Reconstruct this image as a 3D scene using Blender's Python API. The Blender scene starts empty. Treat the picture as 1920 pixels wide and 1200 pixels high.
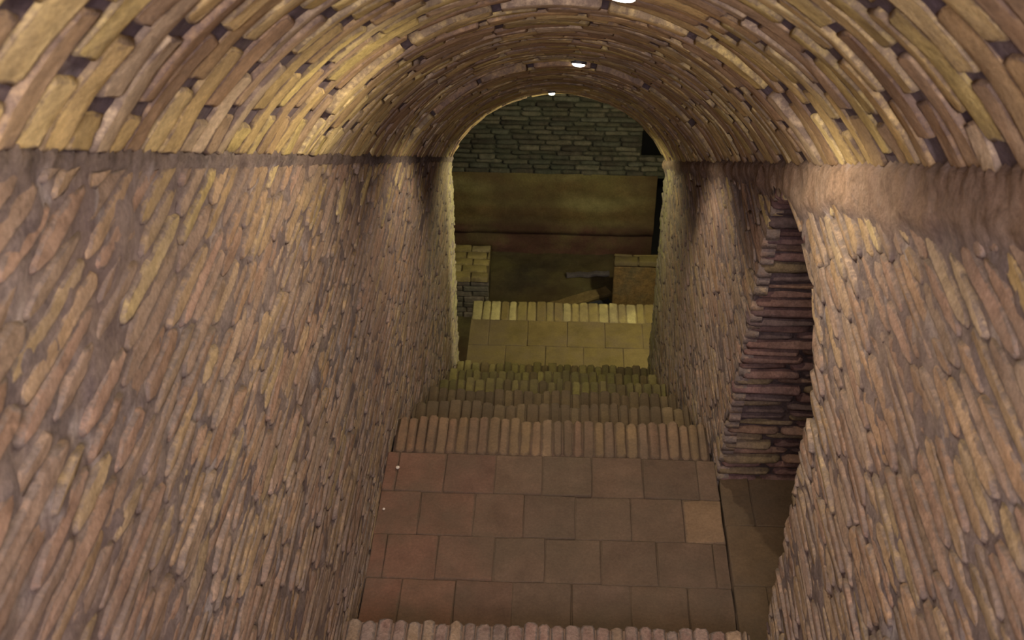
import bpy, math, random
from mathutils import Vector, noise, Matrix
random.seed(7)
C = bpy.context.scene.collection
U = 0.65                       # half the tunnel width in metres
SL = math.radians(29.1)        # slope of the tunnel axis
TS = math.tan(SL)
Z0 = 5.14                      # eye height above the landing, in U
PI = math.pi

def lin(c):
    return tuple(((v/255)/12.92 if v/255 <= 0.04045 else ((v/255+0.055)/1.055)**2.4) for v in c)
def W(x, y, z): return Vector((x*U, y*U, (z+Z0)*U))
def nz(x, y, z=0.0): return noise.noise(Vector((x, y, z)))
def rnd(a, b): return random.uniform(a, b)

# ------------------------------------------------------------------ materials
def mat_masonry(name, rough=0.92, nscale=18, var=0.35, smear=None, smear_amt=0.0, smear_scale=6, bump=0.5, spec=0.15, tint=None, edge=None, edge_amt=0.9):
    m = bpy.data.materials.new(name); m.use_nodes = True
    nt = m.node_tree; N = nt.nodes; L = nt.links
    b = N['Principled BSDF']; b.inputs['Roughness'].default_value = rough
    b.inputs['Specular IOR Level'].default_value = spec
    at = N.new('ShaderNodeAttribute'); at.attribute_name = 'masonry_colour'
    tc = N.new('ShaderNodeTexCoord')
    n1 = N.new('ShaderNodeTexNoise'); n1.inputs['Scale'].default_value = nscale; n1.inputs['Detail'].default_value = 8
    n1.inputs['Roughness'].default_value = 0.7
    L.new(tc.outputs['Object'], n1.inputs['Vector'])
    mr = N.new('ShaderNodeMapRange'); mr.inputs[1].default_value = 0.3; mr.inputs[2].default_value = 0.7
    mr.inputs[3].default_value = 1-var; mr.inputs[4].default_value = 1+var
    L.new(n1.outputs['Fac'], mr.inputs[0])
    mul = N.new('ShaderNodeVectorMath'); mul.operation = 'SCALE'
    L.new(at.outputs['Color'], mul.inputs[0]); L.new(mr.outputs[0], mul.inputs['Scale'])
    col = mul.outputs[0]
    if smear:
        n2 = N.new('ShaderNodeTexNoise'); n2.inputs['Scale'].default_value = smear_scale; n2.inputs['Detail'].default_value = 10
        n2.inputs['Roughness'].default_value = 0.65
        L.new(tc.outputs['Object'], n2.inputs['Vector'])
        m2 = N.new('ShaderNodeMapRange'); m2.inputs[1].default_value = 0.45; m2.inputs[2].default_value = 0.62
        m2.inputs[3].default_value = 0; m2.inputs[4].default_value = smear_amt
        L.new(n2.outputs['Fac'], m2.inputs[0])
        mx = N.new('ShaderNodeMix'); mx.data_type = 'RGBA'
        mx.inputs['B'].default_value = (*lin(smear), 1)
        L.new(m2.outputs[0], mx.inputs['Factor']); L.new(col, mx.inputs['A']); col = mx.outputs['Result']
    if edge:   # mortar smeared over the worn rims of the bricks
        ne = N.new('ShaderNodeTexNoise'); ne.inputs['Scale'].default_value = 26; ne.inputs['Detail'].default_value = 8; ne.inputs['Roughness'].default_value = .7
        L.new(tc.outputs['Object'], ne.inputs['Vector'])
        ma = N.new('ShaderNodeMath'); ma.operation = 'MULTIPLY_ADD'; ma.inputs[1].default_value = 2.2
        L.new(ne.outputs['Fac'], ma.inputs[0]); L.new(at.outputs['Alpha'], ma.inputs[2])
        me_ = N.new('ShaderNodeMapRange'); me_.inputs[1].default_value = 1.85; me_.inputs[2].default_value = 2.2
        me_.inputs[3].default_value = 0; me_.inputs[4].default_value = edge_amt
        L.new(ma.outputs[0], me_.inputs[0])
        mx = N.new('ShaderNodeMix'); mx.data_type = 'RGBA'; mx.inputs['B'].default_value = (*lin(edge), 1)
        L.new(me_.outputs[0], mx.inputs['Factor']); L.new(col, mx.inputs['A']); col = mx.outputs['Result']
    # fine grain: pits and lime specks
    ng = N.new('ShaderNodeTexNoise'); ng.inputs['Scale'].default_value = 95; ng.inputs['Detail'].default_value = 6; ng.inputs['Roughness'].default_value = .75
    L.new(tc.outputs['Object'], ng.inputs['Vector'])
    mg = N.new('ShaderNodeMapRange'); mg.inputs[1].default_value = .32; mg.inputs[2].default_value = .68
    mg.inputs[3].default_value = 1-var*.7; mg.inputs[4].default_value = 1+var*.7
    L.new(ng.outputs['Fac'], mg.inputs[0])
    ms = N.new('ShaderNodeVectorMath'); ms.operation = 'SCALE'
    L.new(col, ms.inputs[0]); L.new(mg.outputs[0], ms.inputs['Scale']); col = ms.outputs[0]
    if tint:   # broad stains, fixed in the masonry
        n3 = N.new('ShaderNodeTexNoise'); n3.inputs['Scale'].default_value = tint[1]; n3.inputs['Detail'].default_value = 5
        L.new(tc.outputs['Object'], n3.inputs['Vector'])
        m3 = N.new('ShaderNodeMapRange'); m3.inputs[1].default_value = 0.42; m3.inputs[2].default_value = 0.65
        m3.inputs[3].default_value = 0; m3.inputs[4].default_value = tint[2]
        L.new(n3.outputs['Fac'], m3.inputs[0])
        mx = N.new('ShaderNodeMix'); mx.data_type = 'RGBA'; mx.inputs['B'].default_value = (*lin(tint[0]), 1)
        L.new(m3.outputs[0], mx.inputs['Factor']); L.new(col, mx.inputs['A']); col = mx.outputs['Result']
    L.new(col, b.inputs['Base Color'])
    n4 = N.new('ShaderNodeTexNoise'); n4.inputs['Scale'].default_value = 45; n4.inputs['Detail'].default_value = 9
    n4.inputs['Roughness'].default_value = 0.72
    L.new(tc.outputs['Object'], n4.inputs['Vector'])
    bp = N.new('ShaderNodeBump'); bp.inputs['Strength'].default_value = bump; bp.inputs['Distance'].default_value = 0.012
    L.new(n4.outputs['Fac'], bp.inputs['Height']); L.new(bp.outputs[0], b.inputs['Normal'])
    return m

def mat_plain(name, rgb, rough=0.6, metal=0.0, emit=0.0, ecol=None):
    m = bpy.data.materials.new(name); m.use_nodes = True
    b = m.node_tree.nodes['Principled BSDF']
    b.inputs['Base Color'].default_value = (*lin(rgb), 1); b.inputs['Roughness'].default_value = rough; b.inputs['Metallic'].default_value = metal
    nt = m.node_tree
    n = nt.nodes.new('ShaderNodeTexNoise'); n.inputs['Scale'].default_value = 60
    bp = nt.nodes.new('ShaderNodeBump'); bp.inputs['Strength'].default_value = 0.15; bp.inputs['Distance'].default_value = 0.002
    nt.links.new(n.outputs['Fac'], bp.inputs['Height']); nt.links.new(bp.outputs[0], b.inputs['Normal'])
    if emit:
        b.inputs['Emission Color'].default_value = (*lin(ecol or rgb), 1); b.inputs['Emission Strength'].default_value = emit
    return m

M_VAULT = mat_masonry('vault_brick', var=0.30, smear=(130, 112, 92), smear_amt=0.3, smear_scale=7, bump=0.6, edge=(100, 84, 78), edge_amt=.7)
M_WALL = mat_masonry('wall_brick', var=0.42, smear=(140, 122, 106), smear_amt=0.55, smear_scale=9, bump=0.9, tint=((122, 98, 86), 1.1, 0.4), edge=(122, 108, 98))
M_JAMB = mat_masonry('passage_brick', var=0.4, smear=(110, 92, 86), smear_amt=0.4, smear_scale=8, bump=0.9)
M_FLOOR = mat_masonry('tile_floor', var=0.22, nscale=9, smear=(92, 78, 62), smear_amt=0.55, smear_scale=3.0, bump=0.25, rough=0.85, edge=(92, 78, 62), edge_amt=.5)
M_FAR = mat_masonry('far_brick', var=0.4, smear=(72, 76, 60), smear_amt=0.5, smear_scale=4, bump=0.7)
M_PLASTER = mat_masonry('damp_plaster', var=0.3, nscale=7, smear=(112, 104, 62), smear_amt=0.6, smear_scale=2.2, bump=0.6, tint=((74, 54, 40), 1.6, 0.7))

# ------------------------------------------------------------------ mesh helpers
class MB:
    def __init__(s): s.v = []; s.f = []; s.c = []
    def add(s, vs, fs, col):
        o = len(s.v); s.v += vs; s.c += col if isinstance(col, list) else [(*col, 0.0)]*len(vs); s.f += [[i+o for i in f] for f in fs]
    def box(s, x0, x1, y0, y1, z0, z1, col, jit=0.0):
        vs = [W(x+rnd(-jit, jit), y+rnd(-jit, jit), z+rnd(-jit, jit)) for x in (x0, x1) for y in (y0, y1) for z in (z0, z1)]
        s.add(vs, [[0, 1, 3, 2], [4, 6, 7, 5], [0, 4, 5, 1], [2, 3, 7, 6], [0, 2, 6, 4], [1, 5, 7, 3]], col)
    def build(s, name, mat, parent=None, smooth=False, bevel=0.0, kind=None, label=None, cat=None, group=None):
        me = bpy.data.meshes.new(name)
        org = Vector((0, 0, 0))
        q = parent
        while q is not None: org = org+q.location; q = q.parent
        me.from_pydata([tuple(p-org) for p in s.v], [], s.f); me.update()
        a = me.attributes.new('masonry_colour', 'FLOAT_COLOR', 'POINT')
        a.data.foreach_set('color', [k for c in s.c for k in c])
        if smooth: me.polygons.foreach_set('use_smooth', [True]*len(me.polygons))
        me.materials.append(mat)
        o = bpy.data.objects.new(name, me); C.objects.link(o)
        if parent is not None: o.parent = parent
        if bevel:
            b = o.modifiers.new('edge', 'BEVEL'); b.width = bevel; b.segments = 2; b.limit_method = 'ANGLE'
        tag(o, label, cat, group, kind)
        return o

def tag(o, label=None, cat=None, group=None, kind=None):
    if label: o['label'] = label
    if cat: o['category'] = cat
    if group: o['group'] = group
    if kind: o['kind'] = kind
def thing(name, loc, label, cat, group=None):
    o = bpy.data.objects.new(name, None); C.objects.link(o); o.location = loc; o.empty_display_size = 0.1
    tag(o, label, cat, group); return o

def clip(poly, px, py, nx, ny):
    """keep the side of the line through (px,py) the normal points to"""
    out = []
    for i in range(len(poly)):
        a, b = poly[i-1], poly[i]
        da = (a[0]-px)*nx+(a[1]-py)*ny; db = (b[0]-px)*nx+(b[1]-py)*ny
        if (da >= 0) != (db >= 0):
            t = da/(da-db); out.append((a[0]+(b[0]-a[0])*t, a[1]+(b[1]-a[1])*t))
        if db >= 0: out.append(b)
    return out
def area(p): return 0.5*abs(sum(p[i-1][0]*p[i][1]-p[i][0]*p[i-1][1] for i in range(len(p))))

def outline(u0, u1, v0, v1, cut, jit, nu=3, nv=1):
    """an irregular brick face: chamfered corners, wavy long edges"""
    cu = min(cut*rnd(0.4, 1.7), (u1-u0)*0.3); cv = min(cut*rnd(0.4, 1.3), (v1-v0)*0.35)
    J = lambda: rnd(-jit, jit)
    p = []
    for i in range(nu+1): p.append((u0+cu+(u1-u0-2*cu)*i/nu, v0+J()))
    for i in range(nv+1): p.append((u1+J(), v0+cv+(v1-v0-2*cv)*i/nv))
    for i in range(nu+1): p.append((u1-cu-(u1-u0-2*cu)*i/nu, v1+J()))
    for i in range(nv+1): p.append((u0+J(), v1-cv-(v1-v0-2*cv)*i/nv))
    return p
def brick(mb, p, n0, n1, mapf, col, bev=0.012, dome=0.004):
    if len(p) < 3: return
    us = [q[0] for q in p]; vs = [q[1] for q in p]
    cu, cv = (min(us)+max(us))/2, (min(vs)+max(vs))/2
    hu, hv = max((max(us)-min(us))/2, 1e-4), max((max(vs)-min(vs))/2, 1e-4)
    if hu < 0.008 or hv < 0.008: return
    ku, kv = 1-min(bev/hu, 0.6), 1-min(bev/hv, 0.6)
    n = len(p); V = []
    tu, tv = rnd(-.006, .006)/hu, rnd(-.004, .004)/hv
    for q in p: V.append(mapf(q[0], q[1], n0))
    for q in p: V.append(mapf(q[0], q[1], n1-bev*0.8))
    for q in p: V.append(mapf(cu+(q[0]-cu)*ku, cv+(q[1]-cv)*kv, n1+(q[0]-cu)*tu+(q[1]-cv)*tv+rnd(-.003, .003)))
    k2u, k2v = ku*(1-min(.006/hu, .3)), kv*(1-min(.006/hv, .3))
    for q in p: V.append(mapf(cu+(q[0]-cu)*k2u, cv+(q[1]-cv)*k2v, n1+(q[0]-cu)*tu+(q[1]-cv)*tv+dome*.6))
    V.append(mapf(cu, cv, n1+dome))
    F = []
    for i in range(n):
        j = (i+1) % n
        F.append([i, j, n+j, n+i]); F.append([n+i, n+j, 2*n+j, 2*n+i]); F.append([2*n+i, 2*n+j, 3*n+j, 3*n+i]); F.append([3*n+i, 3*n+j, 4*n])
    mb.add(V, F, [(*col, 1.0)]*(3*n)+[(*col, .65)]*n+[(*col, 0.0)])

def mixc(a, b, t): return tuple(a[i]*(1-t)+b[i]*t for i in range(3))
def pick(pal, dv=0.16):
    c = lin(random.choice(pal)); k = rnd(1-dv, 1+dv)
    return tuple(min(1, x*k) for x in c)

def mortar(mb, mapf, u0, u1, v0, v1, d, depth, colf, mask=None):
    nu = max(1, int(round((u1-u0)/d))); nv = max(1, int(round((v1-v0)/d)))
    idx = {}; V = []; Cc = []; F = []
    def g(i, j):
        k = (i, j)
        if k not in idx:
            u = u0+(u1-u0)*i/nu; v = v0+(v1-v0)*j/nv
            idx[k] = len(V); V.append(mapf(u, v, depth(u, v))); c_ = colf(u, v); Cc.append(c_ if len(c_) == 4 else (*c_, 0.0))
        return idx[k]
    for i in range(nu):
        for j in range(nv):
            if mask and not mask(u0+(u1-u0)*(i+.5)/nu, v0+(v1-v0)*(j+.5)/nv): continue
            F.append([g(i, j), g(i+1, j), g(i+1, j+1), g(i, j+1)])
    o = len(mb.v); mb.v += V; mb.c += Cc; mb.f += [[k+o for k in f] for f in F]

# ------------------------------------------------------------------ profile of the stair
YN, ZN, TR, RI = 3.89, -4.70, 0.77, 0.43       # lowest step of the upper flight
YL, ZL = 5.89, -5.14                           # far edge of the landing
TD, RD, ND = 0.752, 0.51, 5                    # lower flight
YE, ZP = 10.15, -8.20                          # tunnel end, platform level
YT = -1.75                                     # upper end of the tunnel
def zfloor(y):
    if y < YN: return ZN+RI*math.floor((YN-y)/TR)
    if y < YL: return ZL
    k = math.floor((y-YL)/TD)+1
    return ZL-RD*k if k <= ND else ZP
def zspring(y): return -TS*y

# ------------------------------------------------------------------ palettes
OCHRE = [(196, 170, 116), (188, 160, 106), (200, 176, 122), (178, 148, 104), (172, 144, 110), (184, 160, 126), (160, 130, 96), (190, 166, 104)]
WALLP = [(170,140,106),(164,130,100),(154,122,102),(172,144,108),(150,124,106),(166,142,120),(148,116,98),(170,146,108),(160,134,118),(142,120,102),(162,128,110)]
JAMBP = [(122, 92, 80), (114, 86, 78), (134, 104, 84), (104, 78, 72), (128, 108, 80), (100, 82, 76)]
TILEP = [(98, 79, 63), (96, 77, 61), (101, 81, 64), (95, 76, 62), (99, 78, 61)]
NOSEP = [(120, 98, 74), (114, 92, 72), (126, 102, 72), (108, 88, 68), (128, 102, 76), (118, 92, 72)]
FARP = [(90, 84, 68), (80, 76, 60), (98, 92, 74), (74, 68, 56), (84, 82, 68)]

# ------------------------------------------------------------------ side opening in the right wall
OC, OA, OZ, OB = 4.34, 0.68, -3.12, 0.40
def ynear(z): return 3.66+0.09*(OZ-z)/(OZ-ZL)
def yfar(z): return 5.02+0.40*(OZ-z)/(OZ-ZL)
def in_open(y, z, g=0.0):
    if z < OZ: return ynear(z)-g < y < yfar(z)+g
    return ((y-OC)/(OA+g))**2+((z-OZ)/(OB+g))**2 < 1
def clip_open(p):
    """what is left of a brick face beside the opening"""
    cy = sum(q[0] for q in p)/len(p); cz = sum(q[1] for q in p)/len(p)
    if not any(in_open(q[0], q[1]) for q in p) and not in_open(cy, cz): return [p]
    j = rnd(-.006, .022)
    if cz < OZ:
        a = clip(p, ynear(cz)+j, cz, -1, 0); b = clip(p, yfar(cz)-j, cz, 1, 0)
        return [q for q in (a, b) if len(q) > 2 and area(q) > 0.0012]
    t = math.atan2((cz-OZ)/OB, (cy-OC)/OA)
    py, pz = OC+OA*math.cos(t), OZ+OB*math.sin(t)
    q = clip(p, py, pz, math.cos(t)/OA, math.sin(t)/OB)
    return [q] if len(q) > 2 and area(q) > 0.0012 else []

# ------------------------------------------------------------------ walls
H, LB = 0.064, 0.43
def wall(name, side):
    mb = MB()
    mapf = (lambda u, v, n: W(-1+n, u, v)) if side < 0 else (lambda u, v, n: W(1-n, u, v))
    wob = lambda u, v: 0.018*nz(u*.9, v*1.6, side*9)+0.004*nz(u*4, v*4, side*5)
    k0, k1 = int(-8.4/H), int(1.2/H)
    for k in range(k0, k1):
        z = k*H
        u = YT+rnd(-.3, 0)
        while u < YE:
            L = LB*rnd(0.62, 1.18) if random.random() > 0.15 else LB*rnd(0.35, 0.6)
            ua, ub = u, u+L; u = ub+rnd(.010, .03)
            cu = (ua+ub)/2
            if z+H < zfloor(min(cu+.2, YE-.01))-0.12: continue
            if z > zspring(ua): continue
            if random.random() < 0.012: continue
            hh = H*rnd(.70, .95); zz = z+rnd(-.005, .008)
            p = outline(ua, ub, zz, zz+hh, 0.048, 0.0035, 4, 1)
            p = [(q[0], q[1]+wob(q[0], q[1])) for q in p]
            g = .032+.012*nz(cu*6, side*3)
            p = clip(p, 0, -g/math.cos(SL), -math.sin(SL), -math.cos(SL))
            if len(p) > 2: p = clip(p, YE, 0, -1, 0)
            if len(p) < 3 or area(p) < .001: continue
            ps = clip_open(p) if side > 0 else [p]
            col = pick(WALLP)
            col = mixc(col, lin((158, 132, 102)), .3)
            dp = (zspring(cu)-z)           # the top courses are the ochre brick of the vault
            if dp < .35 and random.random() < .35: col = mixc(pick(OCHRE), lin((158, 132, 102)), .2)
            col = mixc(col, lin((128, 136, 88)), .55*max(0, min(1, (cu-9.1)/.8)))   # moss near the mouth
            face = .008*nz(cu*2, z*3, side)+rnd(-.004, .004)
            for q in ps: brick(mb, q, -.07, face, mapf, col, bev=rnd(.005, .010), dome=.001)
    def patch(u, v):
        t = (zspring(u)-v)*math.cos(SL)    # distance below the springing
        if side < 0:
            return max(0, min(1, 1-t/.045)) if t > -.01 else 0
        e = .17+.10*nz(u*1.1, 3.3)+.06*nz(u*4, v*4, 1)
        if u > 5.3: e *= .55
        if t < -.01: return 0
        return max(0.0, min(1.0, (e-t)/.06))
    def depth(u, v):
        b = -.007+.010*nz(u*5, v*7, side)+.009*nz(u*17, v*19, side)
        return b+patch(u, v)*(.030 if side > 0 else .016)+ (0.009*nz(u*9, v*9, 8)+.009*nz(u*24, v*24, 8) if side > 0 else .012*nz(u*14, v*14, 3))*patch(u, v)
    ca, cb, cp = lin((128, 114, 108)), lin((104, 90, 88)), lin((142, 116, 95))
    def colf(u, v):
        c = mixc(ca, cb, .5+.7*nz(u*3, v*5, 4))
        c = mixc(c, cp if side > 0 else lin((92, 82, 76)), patch(u, v))
        if nz(u*9, v*9, 7) > .42 and patch(u, v) < .2: c = mixc(c, lin((176, 164, 160)), .6)
        return (*c, .6*patch(u, v))
    def mask(u, v):
        if v > zspring(u)+.05: return False
        if v < zfloor(min(u+.2, YE-.01))-.15: return False
        return not (side > 0 and in_open(u, v, .03))
    mortar(mb, mapf, YT, YE+.02, -8.4, 1.1, .027, depth, colf, mask)
    return mb.build(name, M_WALL, smooth=True, kind='structure')
wall('wall_left', -1)
wall('wall_right', 1)

# ------------------------------------------------------------------ vault
RISE = 0.60
R = (1+RISE*RISE)/(2*RISE); HC = RISE-R; TM = math.asin(1/R)
A = Vector((0, math.cos(SL), -math.sin(SL))); NN = Vector((0, math.sin(SL), math.cos(SL)))
DE = YE/math.cos(SL)
RIBS = (4.72, 7.86)
def lip(d, u=1.2):
    t = max(0.0, min(1.0, u/.25, (2*TM*R-u)/.25))
    return (-.075*max(0, min(1, (d-4.4)/5.5))+(.024 if d > RIBS[0] else 0)+(.034 if d > RIBS[1] else 0))*t
def vault_pt(u, d, n):
    th = u/R-TM; r = R-n
    p = A*d+NN*(HC+r*math.cos(th)); p.x += r*math.sin(th)
    return Vector((p.x*U, p.y*U, (p.z+Z0)*U))
def ceiling():
    mb = MB(); LU = 2*TM*R; PT = .122
    d = YT/math.cos(SL)-.3; ring = 0
    while d < DE-.03:
        pt = PT*rnd(.86, 1.14)
        da, db = d+.008, min(d+pt-.008, DE); d += pt; ring += 1
        u = -rnd(0, .34) if ring % 2 else -rnd(0.1, .25)
        u = -(.0 if ring % 2 else .17)-rnd(0, .06)
        for _ in range(14):
            L = .345*rnd(.86, 1.1); ua, ub = max(u, .004), min(u+L, LU-.004); u += L+rnd(.028, .052)
            if ub-ua < .05: continue
            p = outline(ua, ub, da, db, .009, .0055, 4, 2)
            w = lambda q: .008*nz(q[0]*2.2, q[1]*1.5, 2)
            p = [(q[0], q[1]+w(q)+.003*nz(q[0]*6, q[1]*6)) for q in p]
            face = .006*nz(ua*2, da*2, 6)+rnd(-.0035, .0035)
            dm = (da+db)/2
            brick(mb, p, -.06, face, lambda uu, dd, n: vault_pt(uu, dd, n+lip(dm, uu)), pick(OCHRE, .2), bev=rnd(.004, .008), dome=.001)
            if u > LU: break
    def depth(u, v): return lip(v-.03, u)-.013+.005*nz(u*6, v*7, 2)+.005*nz(u*18, v*20, 5)
    ca, cb = lin((104, 90, 92)), lin((78, 66, 70))
    def colf(u, v):
        c = mixc(ca, cb, .5+.7*nz(u*4, v*4, 14))
        if nz(u*8, v*8, 17) > .45: c = mixc(c, lin((168, 156, 156)), .6)
        return c
    mortar(mb, vault_pt, -.05, LU+.05, YT/math.cos(SL)-.3, DE+.01, .034, depth, colf)
    return mb.build('ceiling', M_VAULT, smooth=True, kind='structure')
ceiling()

# ------------------------------------------------------------------ side passage lining (one developed surface)
def passage():
    mb = MB()
    prof = [(yfar(ZL), ZL-.05), (yfar(-4.1), -4.1), (yfar(OZ), OZ)]
    for i in range(1, 24):
        t = PI*i/24; prof.append((OC+OA*math.cos(t), OZ+OB*math.sin(t)))
    prof += [(ynear(OZ), OZ), (ynear(-4.1), -4.1), (ynear(ZL), ZL-.05)]
    cum = [0]
    for i in range(1, len(prof)): cum.append(cum[-1]+math.hypot(prof[i][0]-prof[i-1][0], prof[i][1]-prof[i-1][1]))
    T = cum[-1]
    def at(s):
        s = max(0, min(T, s))
        for i in range(1, len(prof)):
            if s <= cum[i]: break
        f = (s-cum[i-1])/(cum[i]-cum[i-1]); a, b = prof[i-1], prof[i]
        y, z = a[0]+(b[0]-a[0])*f, a[1]+(b[1]-a[1])*f
        dx, dz = b[0]-a[0], b[1]-a[1]; l = math.hypot(dx, dz)
        return y, z, -dz/l, dx/l         # inward normal (towards the opening)
    def mapf(u, v, n):
        y, z, ny, nzn = at(v); return W(u, y+ny*n, z+nzn*n)
    s = 0
    while s < T:
        h = .064*rnd(.85, 1.15)
        u = 1.0+rnd(-.004, .03)
        first = True
        while u < 2.75:
            L = .34*rnd(.6, 1.15); ua, ub = u, u+L; u = ub+.02
            p = outline(ua, ub, s, s+h*.80, .02, .006, 4, 1)
            p = [(q[0], q[1]+.010*nz(q[0]*3, q[1]*3, 21)) for q in p]
            brick(mb, p, -.06, rnd(-.022, .018), mapf, pick(JAMBP, .22), bev=.016, dome=.006)
        s += h
    cc = lin((86, 72, 68))
    mortar(mb, mapf, 1.015, 2.8, 0, T, .036, lambda u, v: -.026+.012*nz(u*8, v*8, 3), lambda u, v: cc)
    mb.box(2.78, 2.9, 3.4, 5.5, ZL-.1, -2.4, lin((96, 78, 66)))
    return mb.build('wall_side_passage', M_JAMB, smooth=True, kind='structure')
passage()

# ------------------------------------------------------------------ floors
def tiles(name, x0, x1, y0, y1, z, ts, pal, xshift=0.0, colf=None, joint=None):
    mb = MB()
    mapf = lambda u, v, n: W(u, v, z+n)
    y = y1; row = 0
    while y > y0+.02:
        h = ts*1.08*rnd(.95, 1.05); ya, yb = max(y-h+.004, y0), y; y -= h; row += 1
        x = x0-(ts*.5 if row % 2 else 0)-xshift
        while x < x1:
            w = ts*rnd(.93, 1.07); xa, xb = max(x, x0), min(x+w-.004, x1); x += w
            if xb-xa < .03: continue
            c = pick(pal, .07)
            if colf: c = colf((xa+xb)/2, (ya+yb)/2, c)
            brick(mb, outline(xa, xb, ya, yb, .006, .003, 2, 2), -.05, rnd(-.002, .0015), mapf, c, bev=.004, dome=.0005)
    cg = joint or lin((92, 74, 58))
    mortar(mb, mapf, x0, x1, y0, y1, .06, lambda u, v: -.008+.001*nz(u*9, v*9), lambda u, v: cg)
    mb.box(x0, x1, y0, y1, z-.25, z-.03, cg)
    return mb.build(name, M_FLOOR, smooth=True, kind='structure')
def land_col(x, y, c):
    t = max(0, min(1, (-x-.1)/.8)); c = mixc(c, lin((122, 84, 66)), .6*t)      # redder tiles along the left wall
    t = max(0, min(1, 1-abs(x-.1)/.55)); c = mixc(c, lin((104, 86, 68)), .5*t)  # worn walking line
    if .72 < x < .95 and 4.95 < y < 5.2: c = lin((124, 99, 74))
    elif x > .7 and random.random() < .4: c = mixc(c, lin((132, 102, 70)), .5)
    return c
tiles('floor', -1.0, 1.0, 3.72, YL-.345, ZL, .305, TILEP, .08, land_col)
tiles('floor_side_passage', 1.018, 2.8, 3.66, 5.44, ZL-.012, .40, [(94, 76, 56), (90, 72, 54), (98, 79, 58)])

def nosing(mb, y1, z, x0, x1, w=.074, length=.335, pal=NOSEP, pro=.018, colf=None):
    mapf = lambda u, v, n: W(u, v, z+n)
    x = x0
    while x < x1-.02:
        ww = w*rnd(.84, 1.16); xa, xb = x+.002, min(x+ww-.004, x1); x += ww
        yb = y1+rnd(-pro, pro*.7)
        p = outline(xa, xb, y1-length+rnd(-.008, .008), yb, .018, .003, 2, 2)
        c = pick(pal, .14)
        if colf: c = colf((xa+xb)/2, c)
        brick(mb, p, -.12, rnd(-.006, .004), mapf, c, bev=.009, dome=.002)

up = thing('staircase', W(0, YN, ZN-.42), 'upper flight of brick steps, only its lowest edge showing at the bottom', 'stairs')
for k in range(7):
    y1 = YN-TR*k; z = ZN+RI*k
    mb = MB(); mb.box(-0.975, 0.975, y1-TR-.1, y1-.02, z-RI-.02, z-.012, lin((112, 90, 74)))
    nosing(mb, y1-.33, z, -.965, .965, w=.40, length=.45, pal=TILEP, pro=.0)
    st = mb.build('step', M_FLOOR, up, smooth=False)
    mb = MB(); nosing(mb, y1, z, -.965, .965, w=.068, length=.33, pal=[(150, 122, 108), (142, 112, 98), (152, 126, 100), (138, 116, 104)], pro=.014)
    mb.build('nosing', M_WALL, st, smooth=True)

dn = thing('staircase', W(0, YL, ZP), 'lower flight of narrow brick steps going down from the tiled landing to the tunnel end', 'stairs')
def lcol(x, c):
    t = max(0, min(1, (-x-.2)/.6)); return mixc(c, lin((134, 100, 70)), .5*t)
mb = MB(); nosing(mb, YL, ZL, -.965, .965, w=.064, length=.34, colf=lcol)
mb.box(-0.975, 0.975, YL-.34, YL-.03, ZL-.5, ZL-.012, lin((96, 76, 60)))
mb.build('landing_edge', M_FLOOR, dn, smooth=True)
GRN = [(124, 112, 68), (114, 102, 62), (128, 114, 72), (106, 96, 60)]
for k in range(1, ND+1):
    y1 = YL+TD*k; z = ZL-RD*k
    mb = MB(); mb.box(-0.975, 0.975, y1-TD-.05, y1-.03, z-RD-.02, z-.014, lin((96, 80, 60)))
    st = mb.build('step', M_FLOOR, dn)
    pal = ([(112, 94, 68), (104, 86, 64), (96, 80, 60)] if k < 3 else [(104, 88, 60)]+GRN)  # first two steps darker: shade below the landing edge put into the bricks
    mb = MB(); nosing(mb, y1, z, -.965, .965, w=.078, length=.33, pal=pal, pro=.03)
    o = mb.build('nosing', M_FLOOR, st, smooth=True)

# ------------------------------------------------------------------ platform and room below
PX0, PX1, PY1 = -.935, 1.35, 11.42
PLAT = [(96, 82, 48), (94, 80, 47), (98, 83, 49), (95, 81, 49)]
tiles('floor_platform', PX0, PX1, YL+TD*ND, PY1-.37, ZP, .42, PLAT, joint=lin((84, 72, 44)))
pl = thing('platform_edge', W(0, PY1, ZP), 'row of pale bricks set on edge along the rim of the lower platform', 'brick edging')
mb = MB(); nosing(mb, PY1, ZP, PX0, PX1, w=.105, length=.37, pal=[(138, 126, 82), (118, 104, 62), (146, 134, 90), (112, 96, 56), (126, 112, 70)], pro=.012)
mb.box(PX0+.01, PX1-.01, PY1-.37, PY1-.02, ZP-.13, ZP-.010, lin((112, 98, 60)))
mb.build('brick_row', M_FLOOR, pl, smooth=True)
mb = MB(); mb.box(PX0+.01, PX1, YL+TD*ND-.02, PY1-.03, -9.8, ZP-.13, lin((92, 80, 56)))
mb.build('wall_platform', M_PLASTER, kind='structure')

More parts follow.
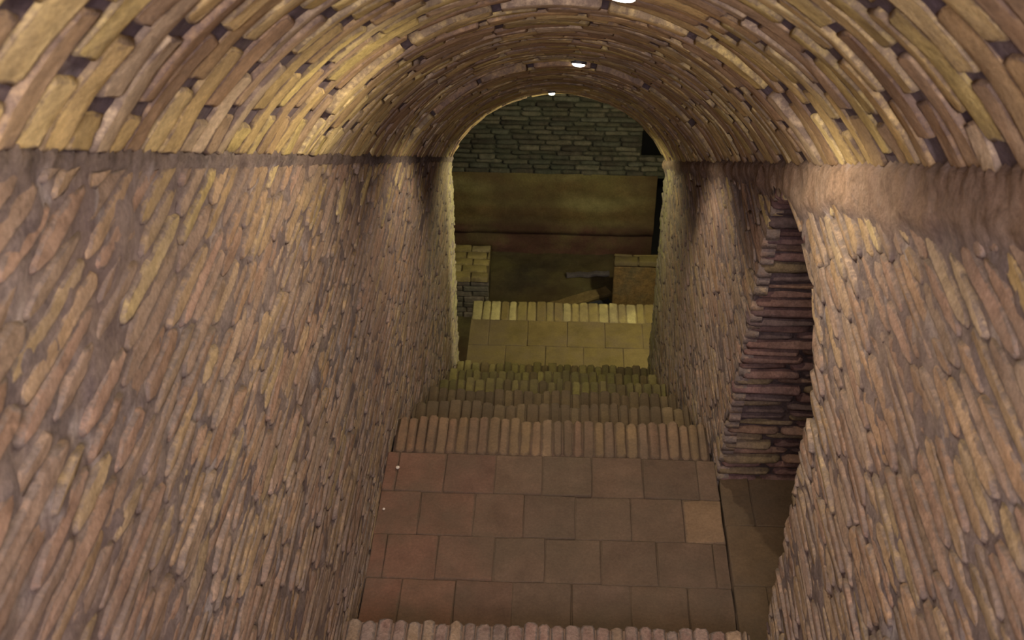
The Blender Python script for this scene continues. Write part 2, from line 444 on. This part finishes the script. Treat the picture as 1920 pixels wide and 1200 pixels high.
YF, ZB = 14.5, -9.62
mb = MB()      # lower floor
mortar(mb, lambda u, v, n: W(u, v, ZB+n), -2.3, 2.3, 10.1, YF+.1, .07, lambda u, v: .035*nz(u*2.2, v*2.6, 4)+.02*nz(u*6, v*9, 2), lambda u, v: mixc(lin((74, 66, 50)), lin((92, 82, 52)), .5+.8*nz(u*1.5, v*2, 9)))
mb.build('floor_lower_room', M_PLASTER, smooth=True, kind='structure')
VX, VZ = 1.10, -8.0
mb = MB()      # far wall: brick above, plaster below, a dark hole on the right
mapf = lambda u, v, n: W(u, YF-n, v)
z = -8.30
while z < -4.75:
    h = .072*rnd(.85, 1.15); u = -2.3+rnd(-.2, 0)
    while u < 2.3:
        L = .34*rnd(.6, 1.1); ua, ub = u, u+L; u = ub+.018
        if z > VZ-.02 and ub > VX and z < -7.25:
            ub = min(ub, VX+rnd(-.03, .02))
            if ub-ua < .05: continue
        p = outline(ua, ub, z, z+h*.78, .018, .006, 3, 1)
        brick(mb, p, -.06, rnd(-.02, .02), mapf, pick(FARP, .22), bev=.014)
    z += h
cf = lin((58, 56, 44))
mortar(mb, mapf, -2.3, 2.3, -8.34, -4.6, .05, lambda u, v: -.035+.012*nz(u*7, v*7), lambda u, v: cf, lambda u, v: not (u > VX and VZ < v < -7.25))
mb.build('wall_far', M_FAR, smooth=True, kind='structure')
mb = MB()
mortar(mb, mapf, -2.3, 1.34, ZB-.1, -8.27, .05, lambda u, v: .03+.03*nz(u*1.6, v*5, 3)+.012*nz(u*6, v*9, 3)-(.10*max(0, min(1, (-9.22-v)/.05))),
       lambda u, v: mixc(mixc(lin((104, 86, 52)), lin((126, 116, 74)), max(0, min(1, .25+1.6*nz(u*1.1, v*5, 6)))), lin((96, 68, 54)), max(0, min(1, (-9.0-v)/.15))))
mb.build('wall_far_plaster', M_PLASTER, smooth=True, kind='structure')
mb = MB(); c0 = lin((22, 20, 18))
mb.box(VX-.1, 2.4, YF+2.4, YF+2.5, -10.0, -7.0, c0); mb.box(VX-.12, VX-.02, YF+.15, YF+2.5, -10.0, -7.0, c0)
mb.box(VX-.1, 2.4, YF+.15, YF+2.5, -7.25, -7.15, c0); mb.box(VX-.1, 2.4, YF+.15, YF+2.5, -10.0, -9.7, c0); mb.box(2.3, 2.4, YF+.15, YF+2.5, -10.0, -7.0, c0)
mb.build('wall_far_recess', mat_plain('shade_dark_stone', (16, 14, 10), 1.0), kind='structure')  # near-black colour stands in for the deep shade inside the hole
cw = lin((84, 78, 54))
for nm, x0, x1 in (('wall_room_left', -2.45, -2.3), ('wall_room_right', 2.3, 2.45)):
    mb = MB(); mb.box(x0, x1, YE-.2, YF+.2, -9.8, -4.6, cw); mb.build(nm, M_PLASTER, kind='structure')
mb = MB(); mb.box(-2.45, 2.45, YE-.2, YF+.2, -4.7, -4.5, cw); mb.build('ceiling_lower_room', M_PLASTER, kind='structure')
mb = MB()
mb.box(-2.45, -1.09, YE-.12, YE+.0, -9.8, -4.4, cw); mb.box(1.09, 2.45, YE-.12, YE+.0, -9.8, -4.4, cw)
mb.build('wall_room_front', M_PLASTER, kind='structure')

# masonry piers and debris in the lower room
def pier(x0, x1, y0, y1, zt, pal, label, topc, h=.085, lb=.33):
    t = thing('masonry_pier', W((x0+x1)/2, y0, ZB), label, 'pier')
    mb = MB(); z = ZB-.03
    mb.box(x0+.02, x1-.02, y0+.02, y1-.02, ZB-.03, zt-.06, lin((80, 70, 50)))
    mp = lambda u, v, n: W(u, y0-n, v)
    while z < zt-.10:
        u = x0+rnd(-.2, 0)*(lb < 1)
        while u < x1:
            L = lb*rnd(.7, 1.1); ua, ub = max(u, x0), min(u+L, x1); u += L+.012
            if ub-ua > .03: brick(mb, outline(ua, ub, z, min(z+h*.9, zt-.06), .01, .004, 3, 1), -.05, rnd(-.008, .008), mp, pick(pal, .1), bev=.01)
        z += h
    mb.build('body', M_FAR, t, smooth=False)
    mb = MB(); ms = lambda u, v, n: W(u, v, zt+n); y = y0-.02
    mb.box(x0, x1, y0-.01, y1, zt-.07, zt-.02, lin((96, 84, 56)))
    while y < y1:
        yy = min(y+.16, y1)
        u = x0
        while u < x1:
            L = .3*rnd(.8, 1.2); ub = min(u+L, x1)
            if ub-u > .03: brick(mb, outline(u, ub-.01, y, yy-.012, .012, .004, 2, 1), -.06, rnd(-.008, .006), ms, pick(topc, .12), bev=.01)
            u += L
        y += .16
    mb.build('top_course', M_FLOOR, t, smooth=True)
pier(-1.75, -.865, 13.03, 13.82, -9.0, [(112, 104, 88), (104, 96, 82), (118, 106, 92)], 'low brick block with lamplight coloured into its pale yellow top, at the left of the lower room', [(178, 160, 102), (160, 144, 88), (184, 168, 116)])  # top bricks paler than the front, holding the lamp's light in their colour
pier(.745, 1.75, 12.98, 13.16, -8.66, [(112, 88, 52), (108, 84, 50), (116, 92, 56)], 'smooth brown pier at the right of the lower room', [(112, 98, 56), (104, 92, 54)], 1.0, 3.0)
M_WOOD = mat_masonry('old_timber', var=0.3, nscale=14, bump=0.5, rough=.8)
def plank(x0, y0, x1, y1, w, t, zc, col, label):
    a, b = Vector((x0, y0, 0)), Vector((x1, y1, 0)); d = (b-a).normalized(); n = Vector((-d.y, d.x, 0))
    o = thing('plank', W((x0+x1)/2, (y0+y1)/2, zc), label, 'plank')
    mb = MB(); V = []; S = 10
    for i in range(S+1):
        c = a+(b-a)*i/S; ww = w/2*(1+.18*nz(i*.7, x0, y0)); zz = zc+.02*nz(i*.5, y0)
        for s, h in ((-1, 0), (1, 0), (1, t), (-1, t)): V.append(W(c.x+n.x*s*ww, c.y+n.y*s*ww, zz+h))
    F = [[0, 1, 2, 3], [S*4+3, S*4+2, S*4+1, S*4]]
    for i in range(S):
        for j in range(4): F.append([i*4+j, i*4+(j+1) % 4, i*4+4+(j+1) % 4, i*4+4+j])
    mb.add(V, F, col)
    mb.build('board', M_WOOD, o, bevel=.004)
plank(-.08, 13.18, .72, 13.62, .17, .05, ZB+.02, lin((128, 108, 70)), 'pale board lying slantwise on the dark floor beside the brown pier')
plank(.22, 13.12, .74, 13.36, .14, .06, ZB+.0, lin((58, 60, 66)), 'dark bluish board lying in front of the pale slanting board')
plank(.15, 13.95, .74, 14.02, .07, .05, ZB+.03, lin((96, 88, 84)), 'thin grey board lying flat behind the pale slanting board')

# ------------------------------------------------------------------ small chips on the landing
M_STONE = mat_plain('white_chip', (206, 190, 170), .9)
def chip(x, y, r, label):
    import bmesh
    bm = bmesh.new(); bmesh.ops.create_icosphere(bm, subdivisions=2, radius=r*U)
    for v in bm.verts:
        v.co *= 1+.35*nz(v.co.x*60, v.co.y*60, v.co.z*60+x); v.co.z *= .6
    me = bpy.data.meshes.new('stone_chip'); bm.to_mesh(me); bm.free(); me.materials.append(M_STONE)
    o = bpy.data.objects.new('stone_chip', me); C.objects.link(o); o.location = W(x, y, ZL+r*.5)
    tag(o, label, 'stone')
chip(-.925, 5.40, .012, 'white stone chip on the reddish tiles near the far edge of the landing')
chip(-1.0+.035, 5.05, .008, 'tiny white stone chip close against the foot of the left wall')

# ------------------------------------------------------------------ lamps on the crown of the vault
M_LENS = mat_plain('lamp_glass', (255, 250, 236), .3, emit=9, ecol=(255, 248, 226))
M_CASE = mat_plain('lamp_case', (70, 66, 60), .5, metal=.3)
def lamp(d, x, w, label, power, col, spot=158):
    th = math.asin(x/R)
    base = vault_pt((th+TM)*R, d, lip(d)+.010)
    t = thing('vault_lamp', base, label, 'lamp', 'lamps along the crown of the vault')
    up_ = (vault_pt((th+TM)*R, d, 0)-vault_pt((th+TM)*R, d, .1)).normalized()
    fx = Vector((math.cos(th), 0, 0)); fx = (fx-up_*fx.dot(up_)).normalized(); fy = up_.cross(fx)
    def rot(name, prof, mat, sx, sy, seg=20):
        mb = MB(); V = []; F = []
        for (r, h) in prof:
            h *= .6
            for i in range(seg):
                a = 2*PI*i/seg
                V.append(base+(fx*math.cos(a)*r*sx+fy*math.sin(a)*r*sy-up_*h)*U)
        n = len(prof)
        for k in range(n-1):
            for i in range(seg): F.append([k*seg+i, k*seg+(i+1) % seg, (k+1)*seg+(i+1) % seg, (k+1)*seg+i])
        F.append(list(range(seg))); F.append([(n-1)*seg+i for i in range(seg)][::-1])
        mb.add(V, F, (1, 1, 1)); return mb.build(name, mat, t, smooth=True)
    rot('base_plate', [(1.0, -.03), (1.05, 0), (1.05, .010), (.95, .013)], M_CASE, w*.55, w*.35)
    rot('diffuser', [(.9, .012), (.9, .022), (.72, .034), (.4, .041), (.05, .043)], M_LENS, w*.52, w*.33)
    L = bpy.data.lights.new('lamp_light', 'SPOT'); L.energy = power; L.color = col; L.spot_size = math.radians(spot); L.spot_blend = .35
    L.shadow_soft_size = .03
    lo = bpy.data.objects.new('lamp_light', L); C.objects.link(lo)
    p = base-up_*.050*U
    lo.location = p-base; lo.parent = t
    lo.rotation_euler = (-up_).to_track_quat('-Z', 'Y').to_euler()
def added_room_lamp():  # unseen lamp, added to brighten the dark lower room
    p = W(1.6, YE+.14, -5.6)
    t = thing('added_wall_lamp', p, 'unseen round lamp added on the inside wall to light the lower room', 'lamp')
    for nm, m, r0, y0, y1 in (('base_plate', M_CASE, .09, -.15, -.10), ('diffuser', M_LENS, .075, -.10, -.05)):
        mb = MB(); V = []; S = 20
        for y, k in ((y0, 1), (y1, 1), (y1+.03, .6)):
            for i in range(S): V.append(p+Vector((math.cos(2*PI*i/S)*r0*k, y+.02, math.sin(2*PI*i/S)*r0*k))*U)
        F = [[k*S+i, k*S+(i+1) % S, k*S+S+(i+1) % S, k*S+S+i] for k in range(2) for i in range(S)]
        F += [list(range(S))[::-1], [2*S+i for i in range(S)]]
        mb.add(V, F, (1, 1, 1)); mb.build(nm, m, t, smooth=False)
    L = bpy.data.lights.new('lamp_light', 'POINT'); L.energy = 100; L.color = (1.0, .93, .62); L.shadow_soft_size = .04
    lo = bpy.data.objects.new('lamp_light', L); C.objects.link(lo); lo.parent = t; lo.location = (0, .04, 0)
WARM = (1.0, .88, .70)
lamp(1.35, .05, .12, 'unseen lamp assumed on the vault crown above the camera, out of the picture', 34, WARM)  # assumed lamp, not in view, added to light the near vault and walls
lamp(4.28, .20, .11, 'bright lamp on the vault crown cut by the top edge of the picture', 42, WARM)
lamp(7.76, .11, .085, 'elongated white lamp on the vault crown halfway down the tunnel', 30, WARM, 130)
lamp(11.2, -.075, .06, 'smallest white lamp, on the vault crown at the end of the tunnel', 27, (.97, .95, .58), 140)
added_room_lamp()

# daylight assumed to enter by an open, unseen upper end of the stair
L = bpy.data.lights.new('assumed_daylight', 'AREA'); L.shape = 'RECTANGLE'; L.size = 1.8*U; L.size_y = 1.7*U; L.energy = 120; L.color = (.95, .88, 1.0)
o = bpy.data.objects.new('assumed_daylight', L); C.objects.link(o); o.location = W(0, -2.0, .75)
o.rotation_euler = Vector((0, 1, -.85)).to_track_quat('-Z', 'Y').to_euler()
w = bpy.data.worlds.new('World'); bpy.context.scene.world = w; w.use_nodes = True
w.node_tree.nodes['Background'].inputs[0].default_value = (.85, .80, 1.0, 1); w.node_tree.nodes['Background'].inputs[1].default_value = 1.0

# ------------------------------------------------------------------ camera
cd = bpy.data.cameras.new('camera'); cd.sensor_width = 36; cd.lens = 2300/1920*36; cd.clip_start = .02
cd.dof.use_dof = True; cd.dof.focus_distance = 6.5*U; cd.dof.aperture_fstop = 8
cam = bpy.data.objects.new('camera', cd); C.objects.link(cam)
cam.location = W(0, 0, .014); cam.rotation_euler = (math.radians(90-36.6), 0, math.radians(2.46))
sc = bpy.context.scene; sc.camera = cam
sc.view_settings.view_transform = 'Standard'; sc.view_settings.look = 'None'; sc.view_settings.gamma = 1; sc.view_settings.exposure = 0.25
sc.view_settings.use_curve_mapping = False
